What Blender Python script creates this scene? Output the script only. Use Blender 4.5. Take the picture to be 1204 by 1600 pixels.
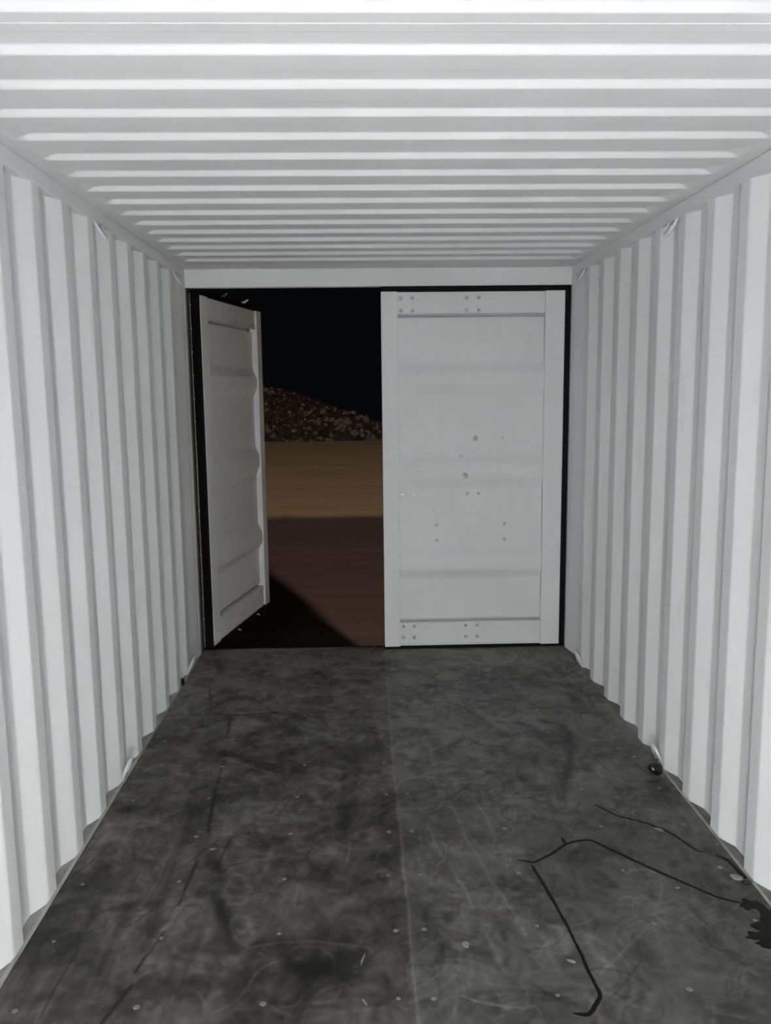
import bpy, bmesh, math, random
import numpy as np
from mathutils import Matrix, Vector

# ---------------------------------------------------------------- scene, camera, world, lamps
for o in list(bpy.data.objects):
    bpy.data.objects.remove(o)
S = bpy.context.scene
C = S.collection
S.view_settings.view_transform = 'Standard'
S.view_settings.look = 'None'
S.view_settings.gamma = 1.0
S.view_settings.use_curve_mapping = False
S.view_settings.exposure = 0.0
try:
    S.cycles.diffuse_bounces = 8
    S.cycles.max_bounces = 12
    S.cycles.use_denoising = True
    S.cycles.sample_clamp_indirect = 0
except Exception:
    pass

# x across the container (0 = its middle), y along it towards the doors, z up from the floor; metres
CAM_X, CAM_Z, YAW, PITCH, ROLL, FPX = -0.125301, 1.65205, 0.0280596, 0.144497, 0.0114333, 1296.02
cam = bpy.data.cameras.new('camera')
cam.sensor_fit = 'VERTICAL'
cam.sensor_height = 24.0
cam.lens = FPX * 24.0 / 1600.0
cam.clip_start = 0.02
cam.clip_end = 400
cam_o = bpy.data.objects.new('camera', cam)
C.objects.link(cam_o)
cy, sy, cp, sp = math.cos(YAW), math.sin(YAW), math.cos(PITCH), math.sin(PITCH)
fwd = Vector((sy * cp, cy * cp, -sp))
rgt = Vector((cy, -sy, 0))
dwn = fwd.cross(rgt)
r2 = rgt * math.cos(ROLL) + dwn * math.sin(ROLL)
d2 = dwn * math.cos(ROLL) - rgt * math.sin(ROLL)
mw = Matrix((( r2.x, -d2.x, -fwd.x, CAM_X), (r2.y, -d2.y, -fwd.y, 0.0), (r2.z, -d2.z, -fwd.z, CAM_Z), (0, 0, 0, 1)))
cam_o.matrix_world = mw
S.camera = cam_o

world = bpy.data.worlds.new('night_sky')
S.world = world
world.use_nodes = True
bg = world.node_tree.nodes['Background']
bg.inputs['Color'].default_value = (0.75, 0.9, 1.0, 1)
bg.inputs['Strength'].default_value = 0.0022


def lamp(name, loc, watts, col, radius):
    l = bpy.data.lights.new(name, 'POINT')
    l.energy = watts
    l.color = col
    l.shadow_soft_size = radius
    o = bpy.data.objects.new(name, l)
    o.location = loc
    C.objects.link(o)
    return o


lamp('work_light', (-0.20, -0.70, 0.62), 136.0, (1.0, 0.995, 0.985), 0.07)      # on the floor behind the photographer
lamp('yard_lamp', (3.5, -54.6, 19.4), 138000.0, (1.0, 0.83, 0.57), 0.45)          # behind the container
lamp('yard_lamp', (14.6, -29.7, 6.2), 39000.0, (1.0, 0.73, 0.82), 0.6)            # behind it, to the right

# ---------------------------------------------------------------- materials
def mat(name, col, rough=0.5, metal=0.0, spec=0.5):
    m = bpy.data.materials.new(name)
    m.use_nodes = True
    b = m.node_tree.nodes['Principled BSDF']
    b.inputs['Base Color'].default_value = (*col, 1)
    b.inputs['Roughness'].default_value = rough
    b.inputs['Metallic'].default_value = metal
    b.inputs['Specular IOR Level'].default_value = spec
    return m


def speckle(m, col_a, col_b, scale, stretch=(1, 1, 1), lo=0.35, hi=0.65, detail=6, bump=0.0, coord='Object'):
    """mix two colours by stretched noise"""
    nt = m.node_tree
    N, L = nt.nodes, nt.links
    b = N['Principled BSDF']
    tc = N.new('ShaderNodeTexCoord')
    mp = N.new('ShaderNodeMapping')
    mp.inputs['Scale'].default_value = stretch
    L.new(tc.outputs[coord], mp.inputs['Vector'])
    nz = N.new('ShaderNodeTexNoise')
    nz.inputs['Scale'].default_value = scale
    nz.inputs['Detail'].default_value = detail
    nz.inputs['Roughness'].default_value = 0.65
    L.new(mp.outputs[0], nz.inputs['Vector'])
    cr = N.new('ShaderNodeValToRGB')
    cr.color_ramp.elements[0].position = lo
    cr.color_ramp.elements[1].position = hi
    cr.color_ramp.elements[0].color = (*col_a, 1)
    cr.color_ramp.elements[1].color = (*col_b, 1)
    L.new(nz.outputs['Fac'], cr.inputs['Fac'])
    L.new(cr.outputs['Color'], b.inputs['Base Color'])
    if bump:
        bp = N.new('ShaderNodeBump')
        bp.inputs['Strength'].default_value = bump
        bp.inputs['Distance'].default_value = 0.02
        L.new(nz.outputs['Fac'], bp.inputs['Height'])
        L.new(bp.outputs[0], b.inputs['Normal'])
    return cr.outputs['Color'], b, N, L


PAINT = (0.73, 0.74, 0.744)


def paint_material(name, scuffs=(), rub=0.5, scale=1.0):
    """off-white container paint: faint wear streaks, rubbed dark flecks, optional marks at given points"""
    m = mat(name, PAINT, 0.6, 0, 0.18)
    base, b, N, L = speckle(m, (0.70, 0.71, 0.714), (0.75, 0.762, 0.766), 1.6 * scale, (1, 1, 0.5), 0.3, 0.7)
    tc = N.new('ShaderNodeTexCoord')
    mp = N.new('ShaderNodeMapping')
    mp.inputs['Scale'].default_value = (9, 9, 1.3)
    L.new(tc.outputs['Object'], mp.inputs['Vector'])
    nz = N.new('ShaderNodeTexNoise')
    nz.inputs['Scale'].default_value = 1.5
    nz.inputs['Detail'].default_value = 9
    nz.inputs['Roughness'].default_value = 0.7
    L.new(mp.outputs[0], nz.inputs['Vector'])
    mr = N.new('ShaderNodeMapRange')
    mr.inputs['From Min'].default_value = 0.61
    mr.inputs['From Max'].default_value = 0.80
    mr.inputs['To Max'].default_value = rub
    L.new(nz.outputs['Fac'], mr.inputs['Value'])
    mx = N.new('ShaderNodeMix')
    mx.data_type = 'RGBA'
    L.new(mr.outputs[0], mx.inputs['Factor'])
    L.new(base, mx.inputs[6])
    mx.inputs[7].default_value = (0.33, 0.335, 0.33, 1)
    col = mx.outputs[2]
    for (p, r) in scuffs:
        d = N.new('ShaderNodeVectorMath')
        d.operation = 'DISTANCE'
        wob = N.new('ShaderNodeVectorMath')
        wob.operation = 'MULTIPLY_ADD'
        nn = N.new('ShaderNodeTexNoise')
        nn.inputs['Scale'].default_value = 40
        L.new(nn.outputs['Color'], wob.inputs[0])
        wob.inputs[1].default_value = (0.05, 0.0, 0.05)
        L.new(tc.outputs['Object'], wob.inputs[2])
        L.new(tc.outputs['Object'], nn.inputs['Vector'])
        L.new(wob.outputs[0], d.inputs[0])
        d.inputs[1].default_value = (p[0] + 0.025, p[1], p[2] + 0.025)
        mm = N.new('ShaderNodeMapRange')
        mm.inputs['From Min'].default_value = r * 0.4
        mm.inputs['From Max'].default_value = r
        mm.inputs['To Min'].default_value = 0.55
        mm.inputs['To Max'].default_value = 0.0
        L.new(d.outputs['Value'], mm.inputs['Value'])
        m2 = N.new('ShaderNodeMix')
        m2.data_type = 'RGBA'
        L.new(mm.outputs[0], m2.inputs['Factor'])
        L.new(col, m2.inputs[6])
        m2.inputs[7].default_value = (0.08, 0.085, 0.085, 1)
        col = m2.outputs[2]
    L.new(col, b.inputs['Base Color'])
    return m


M_WALL = paint_material('off_white_wall_paint')
M_ROOF = paint_material('off_white_roof_paint', rub=0.0)
M_DOOR = paint_material('off_white_door_paint', rub=0.25)
M_RAIL = paint_material('off_white_rail_paint', rub=0.15)
M_RUBBER = mat('black_door_rubber', (0.003, 0.003, 0.0035), 0.6, 0, 0.12)
M_STRIP = mat('dull_metal_strip', (0.30, 0.30, 0.29), 0.45, 0.4)
M_BOLT = mat('painted_bolt', (0.42, 0.43, 0.43), 0.3, 0.1, 0.8)
M_RING = mat('painted_round_bar', (0.70, 0.72, 0.72), 0.4, 0, 0.5)
M_ROD = mat('galvanised_steel', (0.55, 0.55, 0.54), 0.35, 0.7)
M_DARKSTEEL = mat('dark_sill_steel', (0.05, 0.045, 0.042), 0.6, 0.2)
M_SCREW = mat('worn_screw_head', (0.21, 0.205, 0.195), 0.45, 0.3)
M_LIQUID = mat('dark_spilled_oil', (0.008, 0.007, 0.0065), 0.45, 0, 0.12)
M_LUMP = mat('black_plastic', (0.012, 0.011, 0.010), 0.25, 0, 0.6)
M_PAPER = mat('pale_scrap', (0.24, 0.235, 0.225), 0.8)
M_EDGE = mat('dusty_floor_edge', (0.2, 0.2, 0.19), 0.8)
speckle(M_EDGE, (0.10, 0.096, 0.09), (0.27, 0.265, 0.25), 9, (1, 0.5, 1), 0.3, 0.7)
M_EDGE_PALE = mat('pale_dusty_floor_edge', (0.3, 0.3, 0.29), 0.8)
speckle(M_EDGE_PALE, (0.20, 0.194, 0.186), (0.42, 0.41, 0.39), 9, (1, 0.5, 1), 0.3, 0.7)
M_SEAL = mat('pale_sealant', (0.3, 0.29, 0.28), 0.8)
speckle(M_SEAL, (0.20, 0.195, 0.19), (0.46, 0.455, 0.44), 14, (1, 0.3, 1), 0.3, 0.6)
M_UNDERBLOCK = mat('underblock_grey', (0.2, 0.195, 0.185), 0.9, 0, 0.1)
speckle(M_UNDERBLOCK, (0.14, 0.136, 0.13), (0.25, 0.245, 0.235), 3)
M_VOID = mat('vent_slot_black', (0.03, 0.032, 0.032), 0.8)

# ---------------------------------------------------------------- helpers
def link(name, me, m=None, parent=None):
    o = bpy.data.objects.new(name, me)
    if m is not None:
        me.materials.append(m)
    C.objects.link(o)
    if parent is not None:
        o.parent = parent
    return o


def build(name, bm, m, parent=None, smooth=False):
    bmesh.ops.recalc_face_normals(bm, faces=bm.faces)
    me = bpy.data.meshes.new(name)
    bm.to_mesh(me)
    bm.free()
    if smooth:
        for p in me.polygons:
            p.use_smooth = True
    return link(name, me, m, parent)


def tag(o, label=None, cat=None, group=None, kind=None):
    if label: o['label'] = label
    if cat: o['category'] = cat
    if group: o['group'] = group
    if kind: o['kind'] = kind
    return o


def thing(name, label, cat, loc=(0, 0, 0), rz=0.0, group=None, kind=None):
    o = bpy.data.objects.new(name, None)
    o.location = loc
    o.rotation_euler = (0, 0, rz)
    C.objects.link(o)
    return tag(o, label, cat, group, kind)


def add_box(bm, lo, hi, bevel=0.0):
    x0, y0, z0 = [min(a, b) for a, b in zip(lo, hi)]
    x1, y1, z1 = [max(a, b) for a, b in zip(lo, hi)]
    vs = [bm.verts.new(p) for p in ((x0, y0, z0), (x1, y0, z0), (x1, y1, z0), (x0, y1, z0),
                                    (x0, y0, z1), (x1, y0, z1), (x1, y1, z1), (x0, y1, z1))]
    fs = [bm.faces.new([vs[i] for i in f]) for f in
          ((3, 2, 1, 0), (4, 5, 6, 7), (0, 1, 5, 4), (1, 2, 6, 5), (2, 3, 7, 6), (3, 0, 4, 7))]
    if bevel:
        es = {e for f in fs for e in f.edges}
        bmesh.ops.bevel(bm, geom=list(es), offset=bevel, segments=2, affect='EDGES', profile=0.5)


def box(name, lo, hi, m, parent=None, bevel=0.0):
    bm = bmesh.new()
    add_box(bm, lo, hi, bevel)
    return build(name, bm, m, parent)


def add_tube(bm, pts, r, n=10, cap=True):
    """tube along a polyline; r a number or one radius per point"""
    pts = [Vector(p) for p in pts]
    rs = [r] * len(pts) if not hasattr(r, '__len__') else r
    rings = []
    up = None
    for i, p in enumerate(pts):
        t = (pts[min(i + 1, len(pts) - 1)] - pts[max(i - 1, 0)]).normalized()
        if up is None:
            up = t.orthogonal().normalized()
        up = (up - t * up.dot(t)).normalized()
        side = t.cross(up)
        rings.append([bm.verts.new(p + (up * math.cos(a) + side * math.sin(a)) * rs[i])
                      for a in [2 * math.pi * k / n for k in range(n)]])
    for A, B in zip(rings, rings[1:]):
        for k in range(n):
            bm.faces.new((A[k], A[(k + 1) % n], B[(k + 1) % n], B[k]))
    if cap:
        bm.faces.new(rings[0][::-1])
        bm.faces.new(rings[-1])


def rounded(poly, r, n=3):
    """polyline with its inner corners rounded"""
    out = [poly[0]]
    for a, b, c in zip(poly, poly[1:], poly[2:]):
        a, b, c = Vector(a), Vector(b), Vector(c)
        u, v = (a - b), (c - b)
        rr = min(r, u.length * 0.45, v.length * 0.45)
        p, q_ = b + u.normalized() * rr, b + v.normalized() * rr
        for k in range(n + 1):
            t = k / n
            out.append(tuple((1 - t) ** 2 * p + 2 * t * (1 - t) * b + t * t * q_))
    out.append(poly[-1])
    return out


HALF = 1.176            # half the width between the inner corrugation flats
DEEP = 0.036            # side wall corrugation depth
H = 2.393
RAIL_Z = 2.336
GROUND_Z = -1.1

# ---------------------------------------------------------------- setting: walls
def wall_profile(first):
    """(y, depth outward) of a side wall, from the closed end to the door end; an inner flat starts at 'first' + n * 0.278"""
    P = 0.278
    start = first - P * 14
    pts = [(-0.80, 0.0)]
    k = 0
    while True:
        y = start + P * k
        k += 1
        if y < -0.60:
            continue
        if y > 4.9:
            break
        if len(pts) == 1:
            pts += [(y - 0.068 - 0.10, 0.0)] if y - 0.17 > -0.8 else []
            pts = [(-0.80, 0.0), (y, 0.0)]
        pts += [(y, 0.0)] if pts[-1] != (y, 0.0) else []
        pts += [(y + 0.070, 0.0), (y + 0.138, DEEP), (y + 0.210, DEEP)]
    # the last slope runs out to the corner post
    ylast = pts[-3][0] - 0.070
    pts = pts[:-2]
    pts += [(ylast + 0.150, DEEP), (5.105, 0.004), (5.15, 0.0)]
    return pts


def side_wall(name, side, first):
    prof = rounded(wall_profile(first), 0.007)
    bm = bmesh.new()
    T = 0.003
    zs = [-0.03, RAIL_Z + 0.03]
    cols = []
    for y, d in prof:
        cols.append([[bm.verts.new((side * (HALF + d + t), y, z)) for z in zs] for t in (0, T)])
    for A, B in zip(cols, cols[1:]):
        bm.faces.new((A[0][0], B[0][0], B[0][1], A[0][1]))
        bm.faces.new((A[1][0], A[1][1], B[1][1], B[1][0]))
        bm.faces.new((A[0][1], B[0][1], B[1][1], A[1][1]))
        bm.faces.new((A[0][0], A[1][0], B[1][0], B[0][0]))
    for E_ in (cols[0], cols[-1]):
        bm.faces.new((E_[0][0], E_[0][1], E_[1][1], E_[1][0]))
    o = build(name, bm, M_WALL)
    return tag(o, kind='structure')


side_wall('wall_left', -1, 2.830)
side_wall('wall_right', 1, 2.840)
tag(box('wall_front', (-1.22, -0.84, -0.03), (1.22, -0.80, 2.45), M_WALL), kind='structure')

# roof: sheets pressed with cross corrugations that fade out towards the side rails
def roof():
    P, flat, sl, dep = 0.2094, 0.0915, 0.0132, 0.0180
    yk = [1.764 + P * k for k in range(-12, 16)]
    prof = [(-0.82, 0.0)]
    for y in yk:                       # y = far foot of the slope that faces the closed end
        s = y - sl
        prof += [(s - flat - sl, 0.0), (s - flat, dep), (s, dep), (y, 0.0)]
    prof += [(5.20, 0.0)]
    prof = rounded(prof, 0.004, 2)
    xs = [-1.24, -1.176, -1.135, -1.12, -1.105, -1.09, -1.07] + [-1.0 + 0.25 * i for i in range(9)] + [1.07, 1.09, 1.105, 1.12, 1.135, 1.176, 1.24]
    bm = bmesh.new()
    def fade(x):
        t = min(1.0, max(0.0, (1.13 - abs(x)) / 0.055))
        return t * t * (3 - 2 * t)
    low = [[bm.verts.new((x, y, H + d * fade(x))) for x in xs] for y, d in prof]
    top = [[bm.verts.new((x, y, H + d * fade(x) + 0.003)) for x in xs] for y, d in prof]
    for G in (low, top):
        for A, B in zip(G, G[1:]):
            for i in range(len(xs) - 1):
                bm.faces.new((A[i], A[i + 1], B[i + 1], B[i]))
    n, m_ = len(prof), len(xs)
    for i in range(m_ - 1):
        for j in (0, n - 1):
            bm.faces.new((low[j][i], low[j][i + 1], top[j][i + 1], top[j][i]))
    for j in range(n - 1):
        for i in (0, m_ - 1):
            bm.faces.new((low[j][i], low[j + 1][i], top[j + 1][i], top[j][i]))
    o = build('ceiling', bm, M_ROOF)
    tag(o, kind='structure')
    # weld bead across the roof sheet joint
    w = bmesh.new()
    add_tube(w, [(x, 1.812, H + 0.0002) for x in np.linspace(-1.07, 1.07, 30)], 0.0016, 6)
    build('weld_bead', w, M_ROOF, o)
    return o


roof()

# floor: plywood, with the scuffs, wheel swirls, drag marks and oil smudges of its use in a colour attribute
MARKS = [
 (0.0056, 0.5, [(-0.562, 2.402), (-0.526, 2.324), (-0.486, 2.292), (-0.404, 2.313), (-0.299, 2.314), (-0.21, 2.295), (-0.13, 2.276), (-0.114, 2.257)]),
 (0.0033, 0.6, [(0.125, 2.065), (0.159, 2.044), (0.207, 2.027), (0.256, 2.015)]),
 (0.0087, 0.35, [(0.111, 2.982), (0.12, 2.849), (0.156, 2.724), (0.183, 2.626), (0.199, 2.533), (0.213, 2.447)]),
 (0.009, 0.35, [(0.202, 3.167), (0.231, 3.037), (0.242, 2.88), (0.272, 2.736), (0.296, 2.589), (0.327, 2.456)]),
 (0.0096, 0.35, [(0.297, 3.23), (0.337, 3.052), (0.349, 2.893), (0.334, 2.767)]),
 (0.0054, 0.4, [(0.238, 2.327), (0.255, 2.229), (0.265, 2.149)]),
 (0.005, 0.35, [(0.196, 2.152), (0.228, 2.066), (0.245, 1.996)]),
 (0.0075, 0.4, [(-0.615, 3.111), (-0.543, 3.086), (-0.491, 3.084), (-0.477, 3.213)]),
 (0.0068, 0.5, [(-0.606, 2.113), (-0.574, 2.061)]),
 (0.0132, 0.4, [(-0.43, 2.064), (-0.339, 2.012)]),
 (0.0167, 0.4, [(-0.611, 2.602), (-0.596, 2.679), (-0.548, 2.66), (-0.524, 2.582), (-0.536, 2.51), (-0.58, 2.512), (-0.611, 2.602)]),
 (0.0154, 0.4, [(-0.562, 2.402), (-0.554, 2.455), (-0.509, 2.44), (-0.482, 2.36), (-0.5, 2.311)]),
 (0.0084, 0.4, [(0.087, 2.63), (0.108, 2.653), (0.124, 2.628), (0.115, 2.59), (0.088, 2.591), (0.087, 2.63)]),
 (0.0103, -0.6, [(-0.771, 3.588), (-0.759, 3.308), (-0.736, 3.025), (-0.731, 2.966)]),
 (0.009, -0.6, [(-0.641, 2.905), (-0.65, 2.78), (-0.668, 2.698)]),
 (0.0088, -0.6, [(-0.733, 2.767), (-0.738, 2.702)]),
 (0.0052, -0.6, [(0.203, 3.178), (0.319, 3.311)]),
 (0.0388, -0.35, [(-0.262, 2.388), (-0.306, 2.163), (-0.33, 1.992)]),
 (0.0538, -0.6, [(-0.208, 3.122), (-0.208, 2.979)]),
 (0.0389, -0.6, [(-0.638, 2.573), (-0.571, 2.403), (-0.527, 2.276)]),
 (0.0918, -0.4, [(-0.632, 3.278), (-0.521, 3.272)]),
 (0.0337, -0.5, [(-0.145, 2.61), (-0.073, 2.622)]),
 (0.0302, -0.5, [(-0.272, 2.632), (-0.249, 2.744)]),
 (0.0229, -0.5, [(-0.103, 2.05), (-0.111, 1.992)]),
 (0.0309, -0.5, [(-0.701, 2.8), (-0.636, 2.697)]),
 (0.0274, 0.25, [(-0.684, 2.517), (-0.634, 2.432), (-0.618, 2.341)]),
 (0.0344, 0.25, [(-0.7, 3.147), (-0.632, 2.98)]),
 (0.0258, 0.35, [(-0.355, 3.263), (-0.317, 3.171)]),
 (0.0268, 0.3, [(-0.178, 3.374), (-0.234, 3.328), (-0.326, 3.357)]),
 (0.0123, 0.35, [(-0.361, 2.605), (-0.365, 2.488)]),
 (0.01, -0.7, [(-0.758, 3.274), (-0.744, 3.098), (-0.734, 2.969)]),
 (0.0085, -0.8, [(-0.735, 2.767), (-0.74, 2.625), (-0.745, 2.519)]),
 (0.0092, -0.8, [(-0.761, 2.38), (-0.785, 2.292), (-0.799, 2.2)]),
 (0.0101, -0.8, [(-0.797, 2.148), (-0.821, 2.067), (-0.837, 2.006)]),
 (0.007, -0.6, [(-0.997, 2.321), (-1.006, 2.218), (-1.011, 2.116), (-1.007, 2.029)]),
 (0.0239, -0.3, [(-1.005, 2.65), (-1.004, 2.443), (-1.022, 2.322)]),
 (0.0264, -0.3, [(-0.827, 3.053), (-0.812, 2.691), (-0.804, 2.477)]),
 (0.0096, 0.3, [(-0.731, 2.519), (-0.768, 2.38), (-0.793, 2.273)]),
 (0.0099, 0.3, [(-1.069, 3.065), (-0.944, 3.058), (-0.865, 3.155)]),
 (0.0281, -0.3, [(-1.096, 2.642), (-1.08, 2.49), (-1.088, 2.344)]),
 (0.0249, 0.15, [(-0.948, 2.764), (-0.954, 2.575), (-0.963, 2.399)]),
 (0.0187, 0.15, [(-1.084, 2.426), (-1.094, 2.325), (-1.099, 2.223)]),
 (0.0175, 0.2, [(-0.926, 2.298), (-0.918, 2.153), (-0.915, 2.04)]),
 (0.0067, -0.5, [(-1.166, 2.658), (-1.116, 2.772), (-1.077, 2.896)]),
 (0.0064, -0.5, [(-0.85, 2.524), (-0.835, 2.667), (-0.836, 2.799)]),
 (0.0198, 0.25, [(-0.73, 2.577), (-0.648, 2.515), (-0.608, 2.404), (-0.621, 2.333)]),
 (0.0403, -0.5, [(0.765, 3.96), (0.848, 3.912), (0.858, 3.747), (0.793, 3.492), (0.723, 3.331), (0.669, 3.168)]),
 (0.0177, -0.35, [(0.177, 3.614), (0.281, 3.701), (0.357, 3.795), (0.409, 3.694), (0.516, 3.66)]),
 (0.0077, 0.3, [(0.55, 3.308), (0.426, 3.138)]),
 (0.0074, -0.4, [(0.59, 3.129), (0.635, 3.085), (0.733, 3.04)]),
 (0.0081, 0.25, [(0.462, 3.344), (0.579, 3.419)]),
 (0.05, 0.2, [(0.42, 3.894), (0.561, 3.928)]),
 (0.0073, 0.25, [(0.459, 2.95), (0.501, 3.025), (0.584, 3.102)]),
 (0.0452, -0.4, [(1.036, 4.779), (1.028, 4.658)]),
 (0.0499, -0.45, [(0.974, 4.475), (1.028, 4.458)]),
 (0.0313, -0.4, [(0.633, 3.946), (0.675, 3.9)]),
 (0.0281, -0.4, [(0.645, 3.553), (0.63, 3.484)]),
 (0.0092, 0.25, [(0.133, 2.941), (0.12, 2.869), (0.142, 2.765)]),
 (0.0089, 0.3, [(0.112, 2.836), (0.147, 2.72)]),
 (0.0082, 0.3, [(0.172, 2.64), (0.196, 2.565), (0.206, 2.477)]),
 (0.0099, 0.4, [(0.27, 2.561), (0.318, 2.523), (0.34, 2.412), (0.356, 2.317)]),
 (0.0072, 0.4, [(0.235, 2.323), (0.244, 2.228), (0.256, 2.159)]),
 (0.0033, 0.8, [(0.126, 2.069), (0.158, 2.047), (0.208, 2.029), (0.283, 2.011)]),
 (0.022, 0.6, [(0.136, 2.276), (0.154, 2.268)]),
 (0.0327, -0.5, [(0.177, 2.259), (0.226, 2.236)]),
 (0.0071, 0.35, [(0.352, 2.223), (0.377, 2.167)]),
 (0.0272, -0.5, [(0.117, 2.423), (0.125, 2.398)]),
 (0.0194, -0.5, [(0.054, 2.426), (0.054, 2.401)]),
 (0.0187, -0.5, [(0.286, 2.336), (0.289, 2.298)]),
 (0.0581, -0.3, [(0.269, 2.416), (0.285, 2.391)]),
 (0.0081, 0.4, [(0.282, 2.009), (0.319, 2.019), (0.33, 1.989)]),
 (0.0401, -0.4, [(-0.077, 2.066), (-0.104, 2.067)]),
 (0.0134, -0.4, [(0.32, 2.111), (0.371, 2.058), (0.432, 2.02)]),
 (0.0426, -0.35, [(0.452, 2.415), (0.467, 2.39)]),
 (0.0287, -0.3, [(0.093, 2.561), (0.108, 2.542)]),
 (0.009, 0.4, [(0.729, 2.326), (0.656, 2.254), (0.586, 2.186), (0.533, 2.134)]),
 (0.0539, -0.35, [(0.68, 2.253), (0.689, 2.195)]),
 (0.0366, -0.3, [(0.618, 2.542), (0.653, 2.513)]),
 (0.0193, -0.4, [(0.908, 2.432), (0.926, 2.349)]),
 (0.0266, -0.3, [(0.582, 2.357), (0.635, 2.362)]),
 (0.008, 0.3, [(0.864, 2.558), (0.827, 2.47), (0.796, 2.429)]),
 (0.0053, 0.3, [(0.855, 2.274), (0.861, 2.216), (0.905, 2.185), (0.959, 2.135)]),
 (0.007, 0.25, [(0.726, 2.165), (0.744, 2.138)]),
 (0.031, -0.35, [(1.004, 2.41), (1.048, 2.392)]),
 (0.0048, 0.4, [(0.778, 1.994), (0.825, 1.98)]),
 (0.0282, -0.3, [(0.8, 2.515), (0.812, 2.488)]),
 (0.0085, 0.4, [(-0.845, 3.67), (-0.721, 3.574), (-0.595, 3.482), (-0.5, 3.427)]),
 (0.0099, 0.35, [(-0.809, 4.163), (-0.65, 4.165), (-0.527, 4.078)]),
 (0.0165, -0.6, [(-0.921, 4.146), (-0.758, 4.114), (-0.586, 4.15)]),
 (0.0128, -0.7, [(-0.825, 4.095), (-0.799, 3.9)]),
 (0.0141, -0.5, [(-1.007, 4.554), (-0.951, 4.266)]),
 (0.0172, -0.4, [(-0.747, 3.646), (-0.644, 3.57), (-0.54, 3.529)]),
 (0.0108, 0.35, [(-0.676, 4.48), (-0.568, 4.555), (-0.432, 4.547)]),
 (0.0107, -0.4, [(-0.448, 4.493), (-0.237, 4.48)]),
 (0.0097, 0.35, [(-0.419, 4.027), (-0.317, 4.066), (-0.177, 4.058)]),
 (0.0247, -0.5, [(-0.5, 3.863), (-0.458, 3.861)]),
 (0.0244, -0.4, [(-0.275, 3.83), (-0.25, 3.819)]),
 (0.0348, -0.4, [(-0.393, 4.358), (-0.337, 4.355)]),
 (0.0153, 0.35, [(-0.686, 3.833), (-0.636, 3.83)]),
 (0.0128, 0.35, [(-0.341, 3.234), (-0.31, 3.175)]),
 (0.016, 0.3, [(-0.626, 3.434), (-0.568, 3.321), (-0.56, 3.246)]),
 (0.0112, 0.3, [(-0.309, 3.466), (-0.25, 3.531)]),
 (0.0302, -0.4, [(-0.719, 3.719), (-0.708, 3.756), (-0.689, 3.853)]),
 (0.0147, 0.3, [(-0.624, 3.658), (-0.59, 3.712)]),
 (0.0163, 0.3, [(-0.211, 3.428), (-0.158, 3.346)]),
 (0.0303, -0.35, [(-0.899, 3.748), (-0.802, 3.839)]),
 (0.0657, -0.4, [(1.063, 3.247), (1.073, 3.125), (1.114, 3.096)]),
 (0.021, -0.6, [(1.075, 3.281), (1.119, 3.29)]),
 (0.0087, 0.55, [(0.005, 4.632), (-0.001, 4.232), (-0.003, 3.894), (-0.005, 3.379), (0.001, 2.931), (0.0, 2.677)]),
 (0.0073, 0.6, [(0.0, 2.677), (0.002, 2.427), (-0.001, 2.216), (0.002, 2.061), (0.002, 1.967)]),
 (0.0047, 0.25, [(-0.159, 2.944), (0.048, 2.938)]),
 (0.0043, 0.3, [(-0.044, 3.564), (0.218, 3.563)])]


FLOOR_X = 1.165


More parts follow.
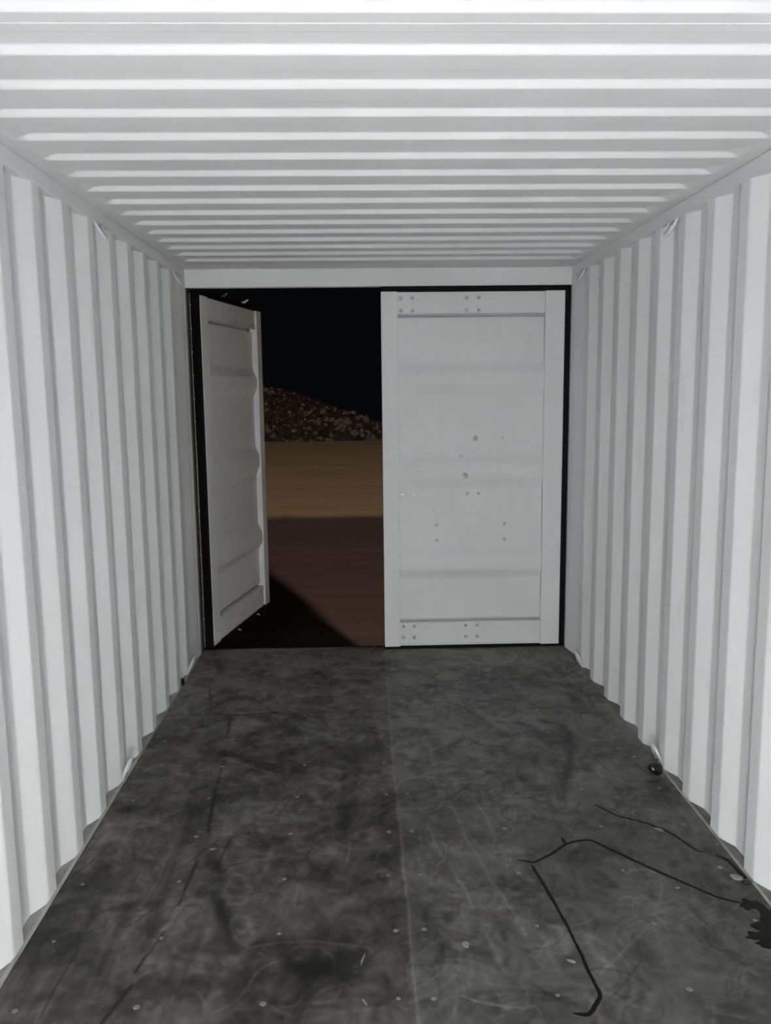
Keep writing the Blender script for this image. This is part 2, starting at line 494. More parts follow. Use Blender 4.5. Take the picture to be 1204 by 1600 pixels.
def floor():
    rng = np.random.default_rng(7)
    xs = np.linspace(-FLOOR_X, FLOOR_X, 467)
    ys = np.concatenate([np.linspace(-0.80, 1.50, 24), np.linspace(1.505, 5.245, 749)])
    X, Y = np.meshgrid(xs, ys)
    ny, nx = X.shape

    def noise(sx, sy, seed):
        """smooth value noise with cell sizes sx, sy in metres"""
        g = np.random.default_rng(seed).random((int(7 / sy) + 4, int(3 / sx) + 4))
        u, v = (X + 1.4) / sx, (Y + 1.0) / sy
        i, j = np.floor(u).astype(int), np.floor(v).astype(int)
        fu, fv = u - i, v - j
        fu, fv = fu * fu * (3 - 2 * fu), fv * fv * (3 - 2 * fv)
        return (g[j, i] * (1 - fu) + g[j, i + 1] * fu) * (1 - fv) + (g[j + 1, i] * (1 - fu) + g[j + 1, i + 1] * fu) * fv

    def fbm(s, seed, st=1.0, n=4):
        out, a, t = 0, 1.0, 0
        for k in range(n):
            out = out + a * noise(s / 2 ** k, s * st / 2 ** k, seed + k)
            t += a
            a *= 0.6
        return out / t

    right = np.clip((X + 0.01) / 0.02, 0, 1)
    val = (0.071 + 0.014 * right) * (1 + 1.0 * np.clip((Y - 2.6) / 2.2, 0, 1))                                   # right-hand boards paler; far end brightened, part dust, part painted against lamp falloff
    n1 = fbm(0.55, 10)
    n2 = fbm(0.16, 20)
    n3 = fbm(0.05, 30, 1.0, 3)
    blot = fbm(0.12, 44, 1.3, 4)
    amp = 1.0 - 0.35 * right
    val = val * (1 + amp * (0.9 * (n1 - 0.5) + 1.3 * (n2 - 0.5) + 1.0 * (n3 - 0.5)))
    val = val * (1 - amp * 0.42 * np.clip((0.43 - blot) / 0.12, 0, 1))
    streak = fbm(0.035, 60, 14.0, 3)                               # lengthwise drag streaks by the left wall
    sl = np.clip((-0.50 - X) / 0.15, 0, 1) * np.clip((3.4 - Y) / 0.6, 0, 1)
    val = val * (1 + 0.9 * sl * (streak - 0.5))
    # wheel swirls: contour lines of a slow noise, kept where another noise allows
    for s, seed, w, k in ((0.42, 70, 0.014, 0.26), (0.30, 80, 0.012, 0.22), (0.60, 90, 0.010, 0.26), (0.24, 95, 0.018, -0.24), (0.20, 101, 0.016, 0.20), (0.16, 107, 0.03, -0.26)):
        f = fbm(s, seed, 1.1, 2)
        gate = np.clip((fbm(0.22, seed + 5, 1, 2) - 0.44) / 0.1, 0, 1)
        line = np.exp(-((f - 0.5) / w) ** 2) + np.exp(-((f - 0.40) / w) ** 2) + np.exp(-((f - 0.60) / w) ** 2)
        val = val * (1 + k * gate * np.clip(line, 0, 1))

    def stroke(pts, w, s):
        nonlocal val
        P = np.array(pts)
        pad = w * 2.5
        j0, j1 = np.searchsorted(ys, P[:, 1].min() - pad), np.searchsorted(ys, P[:, 1].max() + pad)
        i0, i1 = np.searchsorted(xs, P[:, 0].min() - pad), np.searchsorted(xs, P[:, 0].max() + pad)
        if j1 <= j0 or i1 <= i0:
            return
        x, y = X[j0:j1, i0:i1], Y[j0:j1, i0:i1]
        x = x + (n3[j0:j1, i0:i1] - 0.5) * min(0.02, w)
        y = y + (n2[j0:j1, i0:i1] - 0.5) * min(0.03, w)
        d = np.full(x.shape, 9.0)
        for a, b in zip(P, P[1:]):
            ab = b - a
            t = np.clip(((x - a[0]) * ab[0] + (y - a[1]) * ab[1]) / (ab @ ab + 1e-9), 0, 1)
            d = np.minimum(d, np.hypot(x - a[0] - t * ab[0], y - a[1] - t * ab[1]))
        m = np.exp(-(d / (0.62 * w)) ** 2)
        m = m * (0.55 + 0.9 * np.clip(n3[j0:j1, i0:i1], 0, 1) * 0.8)
        v = val[j0:j1, i0:i1]
        val[j0:j1, i0:i1] = v + m * (s * 0.115 if s > 0 else s * v * 1.1)

    for k in range(760):                                            # small random scuffs, paler and darker
        a = rng.uniform(0, 2 * math.pi)
        L_ = rng.uniform(0.03, 0.22)
        x0, y0 = rng.uniform(-1.1, 1.1), rng.uniform(1.6, 5.2)
        bend = rng.uniform(-3, 3)
        pts = []
        for t in np.linspace(0, 1, 6):
            pts.append((x0, y0))
            x0 += math.cos(a + bend * t) * L_ / 5
            y0 += math.sin(a + bend * t) * L_ / 5
        stroke(pts, rng.uniform(0.003, 0.010), rng.choice([0.26, 0.18, -0.3, -0.42, 0.36]))
    for k in range(520):                                            # broad hazy smears of dust and rubber
        a = rng.uniform(0, 2 * math.pi)
        L_ = rng.uniform(0.04, 0.16)
        x0, y0 = rng.uniform(-1.1, 1.1), rng.uniform(1.6, 4.6)
        bend = rng.uniform(-5, 5)
        pts = []
        for t in np.linspace(0, 1, 7):
            pts.append((x0, y0))
            x0 += math.cos(a + bend * t) * L_ / 6
            y0 += math.sin(a + bend * t) * L_ / 6
        stroke(pts, rng.uniform(0.012, 0.032), rng.choice([0.12, 0.18, -0.22, -0.32, 0.08]))
    for w, s, pts in MARKS:
        stroke(pts, max(w, 0.004), s)
    # fine speckle of grit and paint
    for k in range(500):
        x0, y0 = rng.uniform(-1.15, 1.15), rng.uniform(1.6, 4.6)
        stroke([(x0, y0), (x0 + 0.002, y0)], rng.uniform(0.003, 0.006), rng.uniform(0.2, 0.7))
    edge = np.clip((np.abs(X) - 1.10) / 0.06, 0, 1)
    val = val * (1 + 0.35 * edge)                                   # dust along both walls
    val = np.clip(val, 0.012, 0.2)
    warm = fbm(0.7, 120)
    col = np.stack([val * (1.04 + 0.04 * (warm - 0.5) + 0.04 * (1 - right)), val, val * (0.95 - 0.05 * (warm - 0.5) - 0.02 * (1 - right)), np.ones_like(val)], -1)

    me = bpy.data.meshes.new('floor')
    nv = nx * ny
    co = np.stack([X, Y, np.zeros_like(X)], -1).reshape(-1, 3)
    idx = np.arange(nv).reshape(ny, nx)
    quads = np.stack([idx[:-1, :-1], idx[:-1, 1:], idx[1:, 1:], idx[1:, :-1]], -1).reshape(-1, 4)
    # skirt and underside, so that the boards have thickness
    per = np.concatenate([idx[0, :], idx[1:, -1], idx[-1, -2::-1], idx[-2:0:-1, 0]])
    low = co[per].copy()
    low[:, 2] = -0.028
    lidx = nv + np.arange(len(per))
    skirt = np.stack([per, lidx, np.roll(lidx, -1), np.roll(per, -1)], -1)
    co = np.concatenate([co, low])
    faces = np.concatenate([quads, skirt])
    nf = len(faces)
    me.vertices.add(len(co))
    me.vertices.foreach_set('co', co.ravel())
    me.loops.add(nf * 4)
    me.polygons.add(nf)
    me.loops.foreach_set('vertex_index', faces.ravel().astype(np.int32))
    me.polygons.foreach_set('loop_start', (np.arange(nf) * 4).astype(np.int32))
    me.update(calc_edges=True)
    at = me.color_attributes.new('wear', 'FLOAT_COLOR', 'POINT')
    full = np.ones((len(co), 4), np.float32)
    full[:nv] = col.reshape(-1, 4)
    full[nv:, :3] = 0.03
    at.data.foreach_set('color', full.ravel())
    m = mat('worn_plywood', (0.05, 0.05, 0.05), 0.62, 0, 0.25)
    N, L = m.node_tree.nodes, m.node_tree.links
    an = N.new('ShaderNodeAttribute')
    an.attribute_name = 'wear'
    tc = N.new('ShaderNodeTexCoord')
    nz = N.new('ShaderNodeTexNoise')
    nz.inputs['Scale'].default_value = 60
    nz.inputs['Detail'].default_value = 5
    L.new(tc.outputs['Object'], nz.inputs['Vector'])
    mr = N.new('ShaderNodeMapRange')
    mr.inputs['To Min'].default_value = 0.72
    mr.inputs['To Max'].default_value = 1.28
    L.new(nz.outputs['Fac'], mr.inputs['Value'])
    mul = N.new('ShaderNodeVectorMath')
    mul.operation = 'SCALE'
    L.new(an.outputs['Color'], mul.inputs[0])
    L.new(mr.outputs[0], mul.inputs['Scale'])
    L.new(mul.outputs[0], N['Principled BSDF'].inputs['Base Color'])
    return tag(link('floor', me, m), kind='structure')


floor_o = floor()

# screw heads that hold the boards down, in rows across the floor
sb = bmesh.new()
bmesh.ops.create_cone(sb, segments=12, radius1=0.0085, radius2=0.0065, depth=0.0016, cap_ends=True)
screw = build('floor_screw', sb, M_SCREW, floor_o)
rs = random.Random(5)
first = True
for r in range(11):
    for cx_ in (-1.09, -0.768, -0.41, -0.05, 0.05, 0.39, 0.765, 1.09):
        s = screw if first else screw.copy()
        if not first:
            C.objects.link(s)
            s.parent = floor_o
        first = False
        s.location = (cx_ + rs.uniform(-0.008, 0.008), 2.059 + 0.2925 * r + rs.uniform(-0.004, 0.004), 0.0008)
        k = rs.uniform(0.7, 1.15)
        s.scale = (k, k, 1)

# ---------------------------------------------------------------- setting: trim
def trim(name, lo, hi, m, bevel=0.0):
    return tag(box(name, lo, hi, m, None, bevel), kind='structure')


trim('trim_1', (-1.1745, -0.80, RAIL_Z), (-1.245, 5.20, H - 0.001), M_RAIL, 0.003)       # top side rails
trim('trim_2', (1.1745, -0.80, RAIL_Z), (1.245, 5.20, H - 0.001), M_RAIL, 0.003)
trim('trim_3', (-1.1755, 5.180, 2.284), (1.1755, 5.225, H - 0.001), M_RAIL, 0.003)         # door header
trim('trim_12', (-1.245, 5.2258, 2.290), (1.245, 5.29, 2.56), M_RAIL, 0.003)           # unseen upstand added to keep the yard lamps off the left door
trim('trim_13', (-1.245, 5.196, -0.03), (-1.167, 5.288, 2.283), M_DARKSTEEL)               # dark strips added in the hinge gaps to keep them black
trim('trim_14', (1.188, 5.196, -0.03), (1.245, 5.288, 2.283), M_DARKSTEEL)
trim('trim_4', (-1.245, 5.150, -0.03), (-1.174, 5.195, RAIL_Z - 0.0005), M_RAIL, 0.003)           # corner posts
trim('trim_5', (1.174, 5.150, -0.03), (1.245, 5.195, RAIL_Z - 0.0005), M_RAIL, 0.003)
trim('trim_6', (-1.22, 5.2455, -0.16), (1.22, 5.275, -0.004), M_DARKSTEEL)                  # door sill
for n_, sx in ((7, -1), (8, 1)):                                                          # dusty steel angle beside the boards
    trim('trim_%d' % n_, (sx * 1.1655, -0.80, -0.03), (sx * 1.2165, 5.149, -0.0015), M_EDGE_PALE if sx < 0 else M_EDGE)
trim('trim_9', (-1.1655, -0.80, -0.0012), (-1.179, 3.7, 0.0035), M_SEAL, 0.001)           # sealant line on the left
trim('trim_10', (1.1655, -0.80, -0.0012), (1.176, 3.4, 0.0025), M_SEAL, 0.001)
trim('trim_11', (-1.245, -0.84, -0.18), (1.245, 5.245, -0.031), M_DARKSTEEL)               # underframe below the boards

trim('trim_15', (-1.23, -4.0, GROUND_Z - 0.05), (1.23, 5.10, -0.181), M_UNDERBLOCK)               # unseen block added to stop lamp light passing under the container

# ---------------------------------------------------------------- doors
def make_door(name, label, W, sgn, loc, rz, outside):
    """origin at the inner hinge corner, local +y outward; sgn = direction of the free edge along local x"""
    t = thing(name, label, 'door', loc, rz, None, 'structure')
    Z0, Z1 = 0.016, 2.252
    hm, fm = 0.120, 0.100
    def B(nm, u0, y0, z0, u1, y1, z1, m, par=t, bevel=0.003):
        return box(nm, (sgn * u0, y0, z0), (sgn * u1, y1, z1), m, par, bevel)
    B('hinge_member', 0, 0, Z0, hm, 0.062, Z1, M_DOOR)
    B('free_member', W - fm, 0, Z0, W, 0.062, Z1, M_DOOR)
    # top and bottom channels with a lip
    for nm, za, zb, lip in (('top_channel', 2.118, Z1 - 0.002, 2.118), ('bottom_channel', Z0 + 0.004, 0.172, 0.164)):
        bm = bmesh.new()
        add_box(bm, (sgn * hm, 0.016, za), (sgn * (W - fm), 0.060, zb), 0.002)
        add_box(bm, (sgn * hm, 0.010, lip), (sgn * (W - fm), 0.018, lip + 0.008), 0.001)
        if nm == 'bottom_channel':
            add_box(bm, (sgn * hm, 0.008, Z0 + 0.004), (sgn * (W - fm), 0.018, Z0 + 0.016), 0.001)
        build(nm, bm, M_DOOR, t)
    # pressed panel: three ribs standing in towards the load space; deep joints under and over the channels
    F, R_ = 0.041, 0.010
    prof = [(0.160, 0.075), (0.178, 0.075), (0.186, F)]
    for a, b, c, d in ((0.458, 0.512, 0.596, 0.659), (1.034, 1.103, 1.180, 1.249), (1.624, 1.691, 1.757, 1.828)):
        prof += [(a, F), (b, R_), (c, R_), (d, F)]
    prof += [(2.102, F), (2.110, 0.075), (2.130, 0.075)]
    prof = rounded(prof, 0.016, 3)
    bm = bmesh.new()
    cols = []
    for z, y in prof:
        cols.append([[bm.verts.new((sgn * u, y + q_, z)) for u in (hm - 0.004, W - fm + 0.004)] for q_ in (0, 0.003)])
    for A, Bq in zip(cols, cols[1:]):
        bm.faces.new((A[0][0], A[0][1], Bq[0][1], Bq[0][0]))
        bm.faces.new((A[1][0], Bq[1][0], Bq[1][1], A[1][1]))
        bm.faces.new((A[0][0], Bq[0][0], Bq[1][0], A[1][0]))
        bm.faces.new((A[0][1], A[1][1], Bq[1][1], Bq[0][1]))
    for E_ in (cols[0], cols[-1]):
        bm.faces.new((E_[0][0], E_[0][1], E_[1][1], E_[1][0]))
    pm = M_DOOR
    if not outside:
        pm = paint_material('off_white_panel_paint', [((sgn * 0.543, F, 1.353), 0.022), ((sgn * 0.37, F, 1.359), 0.010), ((sgn * 0.611, R_, 1.124), 0.022),
                                                      ((sgn * 0.636, F, 1.245), 0.012)], 0.2)
    build('door_panel', bm, pm, t)
    # rubber seal round the edges
    g = bmesh.new()
    add_box(g, (-sgn * 0.0, 0.012, -0.001), (-sgn * 0.016, 0.056, 2.284), 0.003)
    add_box(g, (-sgn * 0.0, 0.002, -0.001), (-sgn * 0.034, 0.014, 2.282), 0.003)
    add_box(g, (0, 0.003, Z1), (sgn * W, 0.045, 2.282), 0.003)
    add_box(g, (0, 0.003, 0.001), (sgn * W, 0.045, Z0), 0.003)
    gk = build('rubber_seal', g, M_RUBBER, t)
    if outside:
        st = box('retaining_strip', (-sgn * 0.016, 0.0565, 0.012), (-sgn * 0.023, 0.0625, 2.262), M_STRIP, gk, 0.001)
        rb = bmesh.new()
        bmesh.ops.create_icosphere(rb, subdivisions=2, radius=0.0065)
        rv0 = build('rivet', rb, M_BOLT, gk, True)
        for k in range(16):
            rv = rv0 if k == 0 else rv0.copy()
            if k:
                C.objects.link(rv)
                rv.parent = gk
            rv.location = (-sgn * 0.0225, 0.058, 0.06 + 0.142 * k)
    # bolt heads
    bb = bmesh.new()
    bmesh.ops.create_cone(bb, segments=16, radius1=0.0125, radius2=0.0085, depth=0.008, cap_ends=True)
    bmesh.ops.rotate(bb, verts=bb.verts, cent=(0, 0, 0), matrix=Matrix.Rotation(math.pi / 2, 3, 'X'))
    spots = []
    for z, y in ((2.214, 0.014), (2.139, 0.014), (0.145, 0.014), (0.070, 0.014)):
        for u in (W - 0.122, W - 0.192, W - 0.525, W - 0.600):
            spots.append((u, y, z))
    for u in (W - 0.122, W - 0.192, W - 0.536, W - 0.609):
        spots.append((u, F - 0.002, 1.003))
    for u in (W - 0.341, W - 0.775):
        for z in (0.803, 0.704):
            spots.append((u, F - 0.002, z))
    b0 = None
    for u, y, z in spots:
        if b0 is None:
            b0 = build('bolt', bb, M_BOLT, t)
            o = b0
        else:
            o = b0.copy()
            C.objects.link(o)
            o.parent = t
        o.location = (sgn * u, y, z)
    if outside:
        # two locking bars on the outer face; their forked cams stand out above and below the door
        for u in (W - 0.585, W - 0.165):
            rb = bmesh.new()
            add_tube(rb, [(sgn * u, 0.095, -0.01), (sgn * u, 0.095, 2.275)], 0.017, 14)
            rod = build('locking_bar', rb, M_ROD, t, False)
            for zc in (2.296, -0.030):
                cb = bmesh.new()
                add_box(cb, (sgn * (u - 0.022), 0.073, zc - 0.012), (sgn * (u + 0.022), 0.117, zc + 0.012), 0.004)
                add_tube(cb, [(sgn * u, 0.09, zc), (sgn * (u - 0.004), 0.070, zc + 0.010), (sgn * (u - 0.006), 0.036, zc + 0.028)], [0.010, 0.009, 0.006], 8)
                add_tube(cb, [(sgn * u, 0.09, zc), (sgn * (u + 0.004), 0.070, zc - 0.004), (sgn * (u + 0.006), 0.030, zc - 0.018)], [0.010, 0.009, 0.006], 8)
                build('locking_cam', cb, M_ROD, rod)
        for z in (0.22, 0.83, 1.43, 2.03):
            hb = bmesh.new()
            add_box(hb, (-sgn * 0.045, 0.066, z - 0.05), (sgn * 0.10, 0.078, z + 0.05), 0.003)
            add_tube(hb, [(-sgn * 0.045, 0.073, z - 0.055), (-sgn * 0.045, 0.073, z + 0.055)], 0.012, 10)
            build('hinge', hb, M_DARKSTEEL, t)
    return t


make_door('door_1', 'left container door swung outward into the night, seen at a steep angle', 1.165, 1, (-1.104, 5.270, 0), math.atan2(1.15, 0.239), True)
make_door('door_2', 'closed right white container door with three pressed ribs and black seal', 1.129, -1, (1.136, 5.180, 0), 0.0, False)

# ---------------------------------------------------------------- lashing bars welded along the walls
def ring_top(side, y):
    pts = []
    a = 0.042
    for k in range(13):
        t = math.pi * k / 12
        pts.append((math.cos(t) * a, math.sin(t)))
    leg = [(y - a, 0.0)] + [(y - u, 0.45 + 0.55 * v) for u, v in pts] + [(y + a, 0.0)]
    bm = bmesh.new()
    add_tube(bm, [(side * (1.178 - 0.034 * f), yy, 2.340 - 0.064 * f) for yy, f in leg], 0.0072, 10)
    return bm


def ring_low(side, y):
    a = 0.042
    pts = [(math.cos(math.pi * k / 12) * a, math.sin(math.pi * k / 12)) for k in range(13)]
    leg = [(y - a, 0.0)] + [(y - u, 0.45 + 0.55 * v) for u, v in pts] + [(y + a, 0.0)]
    bm = bmesh.new()
    add_tube(bm, [(side * (1.184 - 0.034 * f), yy, -0.004 + 0.084 * f) for yy, f in leg], 0.0075, 10)
    return bm


for side, y, lab in ((-1, 3.51, 'bent white lashing bar under the roof rail halfway along the left wall'),
                     (-1, 4.90, 'bent white lashing bar under the roof rail above the open left door'),
                     (1, 3.52, 'bent white lashing bar under the roof rail halfway along the right wall'),
                     (1, 4.93, 'bent white lashing bar under the roof rail beside the closed right door')):
    tag(build('lashing_bar', ring_top(side, y), M_RING, None, True), lab, 'lashing bar', 'lashing bars along the walls')
for side, y, lab in ((-1, 3.45, 'bent white lashing bar at the floor edge midway along the left wall'),
                     (-1, 4.84, 'bent white lashing bar at the floor edge by the open left door'),
                     (1, 3.465, 'bent white lashing bar at the floor edge beside the small black lump'),
                     (1, 4.80, 'bent white lashing bar at the floor edge by the closed right door')):
    tag(build('lashing_bar', ring_low(side, y), M_RING, None, True), lab, 'lashing bar', 'lashing bars along the walls')

# slotted vent high on the right wall
vt = thing('air_vent', 'three dark slanted vent slots high on the right wall near the door', 'vent', (HALF + DEEP, 4.682, 2.238))
for k in range(3):
    bm = bmesh.new()
    add_tube(bm, [(-0.001, -0.020, 0.021 - 0.021 * k + 0.005), (-0.001, 0.0, 0.021 - 0.021 * k), (-0.001, 0.020, 0.021 - 0.021 * k - 0.005)], [0.003, 0.0055, 0.003], 8)
    build('slot', bm, M_VOID, vt)

# ---------------------------------------------------------------- on the floor
def ribbon(pts, w, h=0.0012):
    """flat raised trickle along a polyline, widths vary a little"""
    r = random.Random(len(pts) * 31 + int(pts[0][0] * 1000))
    P = []
    for a, b in zip(pts, pts[1:]):
        n = max(2, int((Vector(b) - Vector(a)).length / 0.012))
        for k in range(n):
            P.append(Vector(a).lerp(Vector(b), k / n))
    P.append(Vector(pts[-1]))
    P = [p + Vector((r.uniform(-1, 1), r.uniform(-1, 1))) * 0.0016 for p in P]
    for _ in range(1):
        P = [P[0]] + [(a + b * 2 + c) / 4 for a, b, c in zip(P, P[1:], P[2:])] + [P[-1]]
    bm = bmesh.new()
    rings = []
    ww = 1.0
    for i, p in enumerate(P):
        t = (P[min(i + 1, len(P) - 1)] - P[max(i - 1, 0)]).normalized()
        nrm = Vector((-t.y, t.x))
        ww = 0.8 * ww + 0.2 * r.uniform(0.4, 1.7)
        e = w * ww * 0.5 * min(1.0, 0.35 + 0.35 * min(i, len(P) - 1 - i))
        A, Bq = p + nrm * e, p - nrm * e
        rings.append([bm.verts.new((A.x, A.y, 0.0001)), bm.verts.new((p.x, p.y, h)), bm.verts.new((Bq.x, Bq.y, 0.0001))])
    for A, Bq in zip(rings, rings[1:]):
        for k in range(2):
            bm.faces.new((A[k], A[k + 1], Bq[k + 1], Bq[k]))
        bm.faces.new((A[0], Bq[0], Bq[2], A[2]))
    bm.faces.new(rings[0])
    bm.faces.new(rings[-1])
    return bm


def splash(bm, cx_, cy_, rx, ry, seed, h=0.0014, jag=0.35):
    r = random.Random(seed)
    n = 44
    ph = [r.uniform(0, 6.28) for _ in range(5)]
    c = bm.verts.new((cx_, cy_, h))
    rim = []
    for k in range(n):
        a = 2 * math.pi * k / n
        f = 1 + jag * (0.5 * math.sin(3 * a + ph[0]) + 0.4 * math.sin(5 * a + ph[1]) + 0.28 * math.sin(8 * a + ph[2]) + 0.12 * math.sin(13 * a + ph[3]))
        rim.append((bm.verts.new((cx_ + math.cos(a) * rx * f * 0.85, cy_ + math.sin(a) * ry * f * 0.85, h)),
                    bm.verts.new((cx_ + math.cos(a) * rx * f, cy_ + math.sin(a) * ry * f, 0.0001))))
    for k in range(n):
        A, Bq = rim[k], rim[(k + 1) % n]
        bm.faces.new((c, A[0], Bq[0]))
        bm.faces.new((A[0], A[1], Bq[1], Bq[0]))


bm = ribbon([(0.787, 3.103), (0.844, 3.018), (0.939, 2.955), (1.001, 2.895), (1.034, 2.821), (1.063, 2.747), (1.088, 2.742)], 0.010)
tag(build('liquid_trickle', bm, M_LIQUID), 'thin dark liquid trickle nearest the wall, crossed by a pale scrap', 'spill', 'dark liquid trickles on the floor')

bm = ribbon([(0.406, 2.725), (0.458, 2.702), (0.531, 2.752), (0.606, 2.821), (0.645, 2.836), (0.699, 2.842), (0.766, 2.761), (0.831, 2.68),
             (0.895, 2.607), (0.965, 2.533), (1.016, 2.474), (1.08, 2.440)], 0.0125)
b2 = ribbon([(0.598, 2.862), (0.602, 2.815)], 0.018)
me_ = bpy.data.meshes.new('tmp')
b2.to_mesh(me_); b2.free()
bm.from_mesh(me_)
bpy.data.meshes.remove(me_)
tag(build('liquid_trickle', bm, M_LIQUID), 'dark bent liquid trickle running from the puddle out across the floor', 'spill', 'dark liquid trickles on the floor')

bm = ribbon([(0.449, 2.690), (0.475, 2.506), (0.492, 2.34), (0.500, 2.222), (0.502, 2.14), (0.509, 2.05), (0.478, 2.004), (0.457, 1.977), (0.417, 1.988)], 0.011)
tag(build('liquid_trickle', bm, M_LIQUID), 'long straight dark trickle running towards the camera, hooked at its end', 'spill', 'dark liquid trickles on the floor')

bm = ribbon([(1.118, 2.722), (1.144, 2.690), (1.150, 2.62), (1.156, 2.56)], 0.014)
tag(build('liquid_trickle', bm, M_LIQUID), 'short dark trickle along the floor edge of the right wall', 'spill', 'dark liquid trickles on the floor')

bm = bmesh.new()
for i, (x, y, rx, ry) in enumerate(((1.105, 2.430, 0.034, 0.026), (1.135, 2.385, 0.026, 0.055), (1.115, 2.320, 0.050, 0.045), (1.120, 2.25, 0.050, 0.055),
                                    (1.055, 2.278, 0.034, 0.020), (1.085, 2.252, 0.050, 0.036), (1.118, 2.18, 0.042, 0.045))):
    splash(bm, x, y, rx, ry, 40 + i, 0.0012 + 0.0001 * i)
tag(build('liquid_puddle', bm, M_LIQUID), 'ragged black liquid puddle on the floor against the right wall', 'puddle')

# small black lump by the lower lashing bar
def lump(r, seed, sq=(1, 1, 0.9), k=0.18):
    rr = random.Random(seed)
    bm = bmesh.new()
    bmesh.ops.create_icosphere(bm, subdivisions=3, radius=r)
    dirs = [Vector((rr.gauss(0, 1), rr.gauss(0, 1), rr.gauss(0, 1))).normalized() for _ in range(7)]
    amp_ = [rr.uniform(-k, k) for _ in range(7)]
    for v in bm.verts:
        d = v.co.normalized()
        f = 1 + sum(a * max(0, d.dot(q_)) ** 3 for a, q_ in zip(amp_, dirs))
        v.co = Vector((v.co.x * sq[0], v.co.y * sq[1], v.co.z * sq[2])) * f
    return bm


bm = lump(0.033, 5, (1.0, 0.9, 0.95), 0.5)
lo_ = min(v.co.z for v in bm.verts)
o = build('plastic_lump', bm, M_LUMP, None, True)
o.location = (1.118, 3.345, -lo_ + 0.0002)
tag(o, 'small shiny black lump on the floor below a lashing bar', 'lump')
bm = lump(0.012, 9, (1.5, 1.0, 0.6))
lo_ = min(v.co.z for v in bm.verts)
o = build('plastic_lump', bm, M_LUMP, None, True)
o.location = (1.147, 2.545, -lo_ + 0.0002)
tag(o, 'tiny black lump beside the pale chip at the right wall', 'lump')

# scraps
def scrap(label, x, y, sx, sy, rz, h=0.003, seed=1, name='paper_scrap', cat='scrap'):
    r = random.Random(seed)
    n = 9
    bm = bmesh.new()
    top = [bm.verts.new((math.cos(6.283 * k / n) * sx * r.uniform(0.7, 1.1), math.sin(6.283 * k / n) * sy * r.uniform(0.7, 1.1), h * r.uniform(0.5, 1.2))) for k in range(n)]
    bot = [bm.verts.new((v.co.x * 1.03, v.co.y * 1.03, 0)) for v in top]
    bm.faces.new(top)
    bm.faces.new(bot[::-1])
    for k in range(n):
        bm.faces.new((top[k], bot[k], bot[(k + 1) % n], top[(k + 1) % n]))
    o = build(name, bm, M_PAPER)
    o.location = (x, y, 0.0015)
    o.rotation_euler = (0, 0, rz)
    o.scale = (0.8, 0.8, 1)
    return tag(o, label, cat, 'pale scraps on the floor')


scrap('pale paper scrap lying across the trickle nearest the wall', 0.975, 2.897, 0.022, 0.010, -0.7, seed=2)
scrap('pale flat chip at the foot of the right wall beside the puddle', 1.128, 2.575, 0.030, 0.018, -0.5, 0.006, seed=3)
scrap('thin pale splinter on the dark floor left of the middle seam', -0.145, 2.222, 0.004, 0.034, -0.25, seed=4, name='wood_splinter', cat='splinter')
scrap('short pale splinter lying beside the hooked dark trickle', 0.462, 2.187, 0.018, 0.006, -0.6, seed=5, name='wood_splinter', cat='splinter')
scrap('small pale chip on the left-hand boards between two dark drag marks', -0.692, 2.841, 0.013, 0.006, 0.5, seed=6)
scrap('pale crumpled chip just right of the middle seam', 0.165, 2.275, 0.016, 0.020, 0.3, 0.004, seed=7)
scrap('thin pale splinter near the bottom middle of the floor', -0.14, 2.050, 0.004, 0.020, 0.5, seed=8, name='wood_splinter', cat='splinter')
scrap('tiny pale chip on the boards near the puddle', 0.905, 2.528, 0.012, 0.006, 0.1, seed=9)
scrap('dark dirty shard standing at the left wall near the open door', -1.17, 4.60, 0.014, 0.03, 0.1, 0.03, seed=11, name='plastic_shard', cat='shard').data.materials[0] = M_LUMP
scrap('small pale chip on the far left part of the floor', -1.06, 4.16, 0.022, 0.012, 0.1, seed=12)

# ---------------------------------------------------------------- yard outside
M_GROUND = mat('sandy_yard', (0.3, 0.22, 0.15), 0.95, 0, 0.1)
speckle(M_GROUND, (0.30, 0.225, 0.155), (0.44, 0.335, 0.235), 0.9, (0.35, 2.2, 1), 0.3, 0.7, 8, 0.35)
bm = bmesh.new()
rg = random.Random(4)
gx = [-40 + 1.5 * i for i in range(54)]
gy = [-26 + 1.0 * i for i in range(84)]
G = [[bm.verts.new((x, y, GROUND_Z + (rg.uniform(-0.03, 0.03) if y > 20 else rg.uniform(-0.008, 0.008)))) for x in gx] for y in gy]
for A, Bq in zip(G, G[1:]):
    for i in range(len(gx) - 1):
        bm.faces.new((A[i], A[i + 1], Bq[i + 1], Bq[i]))
tag(build('ground', bm, M_GROUND, None, True), kind='structure')

M_RUBBLE = mat('reddish_rubble', (0.2, 0.13, 0.11), 0.95, 0, 0.1)
speckle(M_RUBBLE, (0.009, 0.0062, 0.0058), (0.034, 0.024, 0.022), 2.6, (1, 1, 1), 0.35, 0.7, 8, 0.8)
M_STONE = mat('brick_rubble', (0.3, 0.2, 0.17), 0.95, 0, 0.1)
speckle(M_STONE, (0.035, 0.025, 0.024), (0.125, 0.092, 0.090), 1.3, (1, 1, 1), 0.3, 0.7, 6)
XP = [-14, -11, -8, -5.56, -4.24, -2.54, -0.27, 1.15, 3.0, 4.2]
ZP = [0.9, 1.9, 2.1, 1.90, 1.69, 0.99, 0.21, -0.19, -0.75, -1.15]


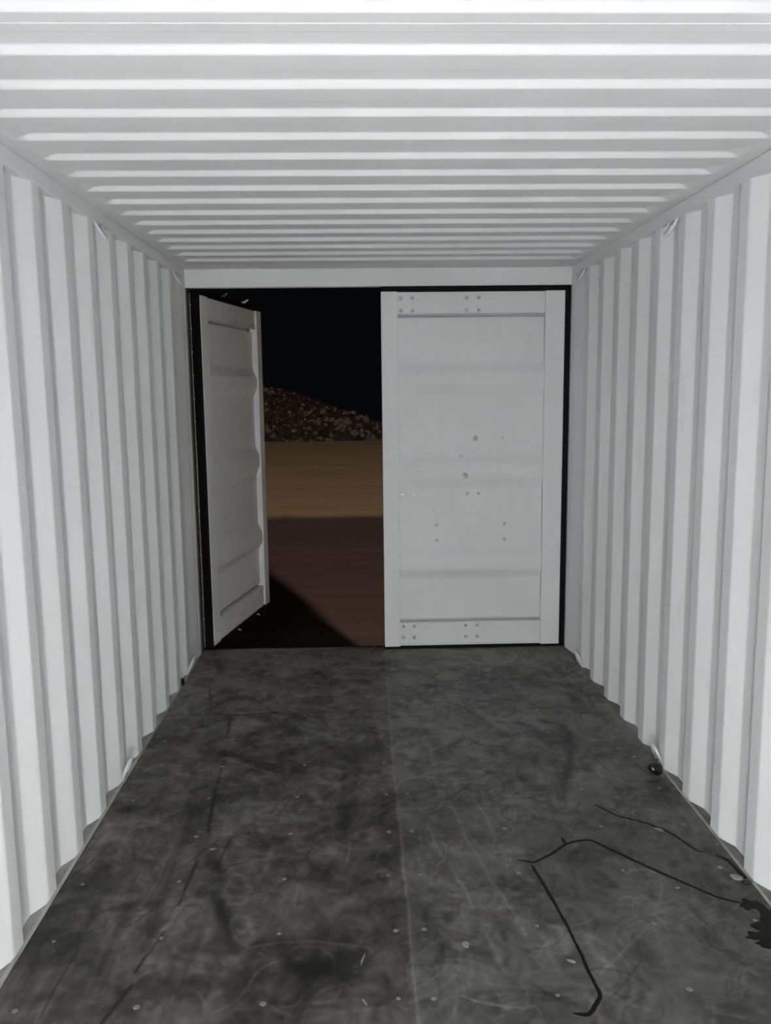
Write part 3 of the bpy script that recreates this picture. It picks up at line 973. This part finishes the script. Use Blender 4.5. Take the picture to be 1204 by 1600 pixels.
def heap_z(x, y):
    zt = float(np.interp(x, XP, ZP)) - GROUND_Z
    y0 = 47.2 + 0.35 * math.sin(x * 1.3) + 0.2 * math.sin(x * 3.1 + 1)
    f = min(1.0, max(0.0, (y - y0) / (0.35 + 1.25 * max(zt, 0.05))))
    b = min(1.0, max(0.0, (54.5 - y) / 3.0))
    return GROUND_Z - 0.04 + zt * math.sin(f * math.pi / 2) ** 0.9 * b


bm = bmesh.new()
rg = random.Random(14)
hx = [-14 + 0.2 * i for i in range(92)]
hy = [46.5 + 0.2 * i for i in range(42)]
G = [[bm.verts.new((x + rg.uniform(-.06, .06), y + rg.uniform(-.06, .06), heap_z(x, y) + (rg.uniform(-0.07, 0.12) if heap_z(x, y) > GROUND_Z + 0.05 else -0.05))) for x in hx] for y in hy]
for A, Bq in zip(G, G[1:]):
    for i in range(len(hx) - 1):
        bm.faces.new((A[i], A[i + 1], Bq[i + 1], Bq[i]))
tag(build('rubble_heap', bm, M_RUBBLE), 'low reddish heap of broken rubble across the dark yard', 'rubble', None, 'stuff')

stones = []
for k in range(7):
    bm = lump(1.0, 60 + k, (1, 0.85, 0.7), 0.5)
    bmesh.ops.delete(bm, geom=[], context='VERTS')
    r = random.Random(k)
    for v in bm.verts:                                     # chop flat facets
        for ax in (Vector((1, .2, .3)), Vector((-.4, 1, .2)), Vector((.1, -.6, 1)), Vector((-.7, -.5, .5))):
            ax = ax.normalized()
            d = v.co.dot(ax)
            if d > 0.62:
                v.co -= ax * (d - 0.62)
    o = build('rubble_stone', bm, M_STONE)
    stones.append(o)
rg = random.Random(77)
for k in range(230):
    o = stones[k] if k < 7 else stones[k % 7].copy()
    if k >= 7:
        C.objects.link(o)
    x = rg.uniform(-6.2, 1.8)
    zt = float(np.interp(x, XP, ZP)) - GROUND_Z
    y = 47.1 + rg.random() ** 1.3 * (0.4 + 1.2 * zt)
    rr = rg.choice([0.07, 0.09, 0.11, 0.13, 0.16, 0.20]) * (1.25 if x > -2.6 else 0.8)
    o.scale = (rr * rg.uniform(0.8, 1.3), rr, rr * rg.uniform(0.7, 1.2))
    o.rotation_euler = (rg.uniform(-.6, .6), rg.uniform(-.6, .6), rg.uniform(0, 6.28))
    o.location = (x, y, max(heap_z(x, y), GROUND_Z) + rr * 0.35)
    tag(o, 'broken reddish stone lying on the front of the rubble heap outside', 'stone', 'stones on the rubble heap')
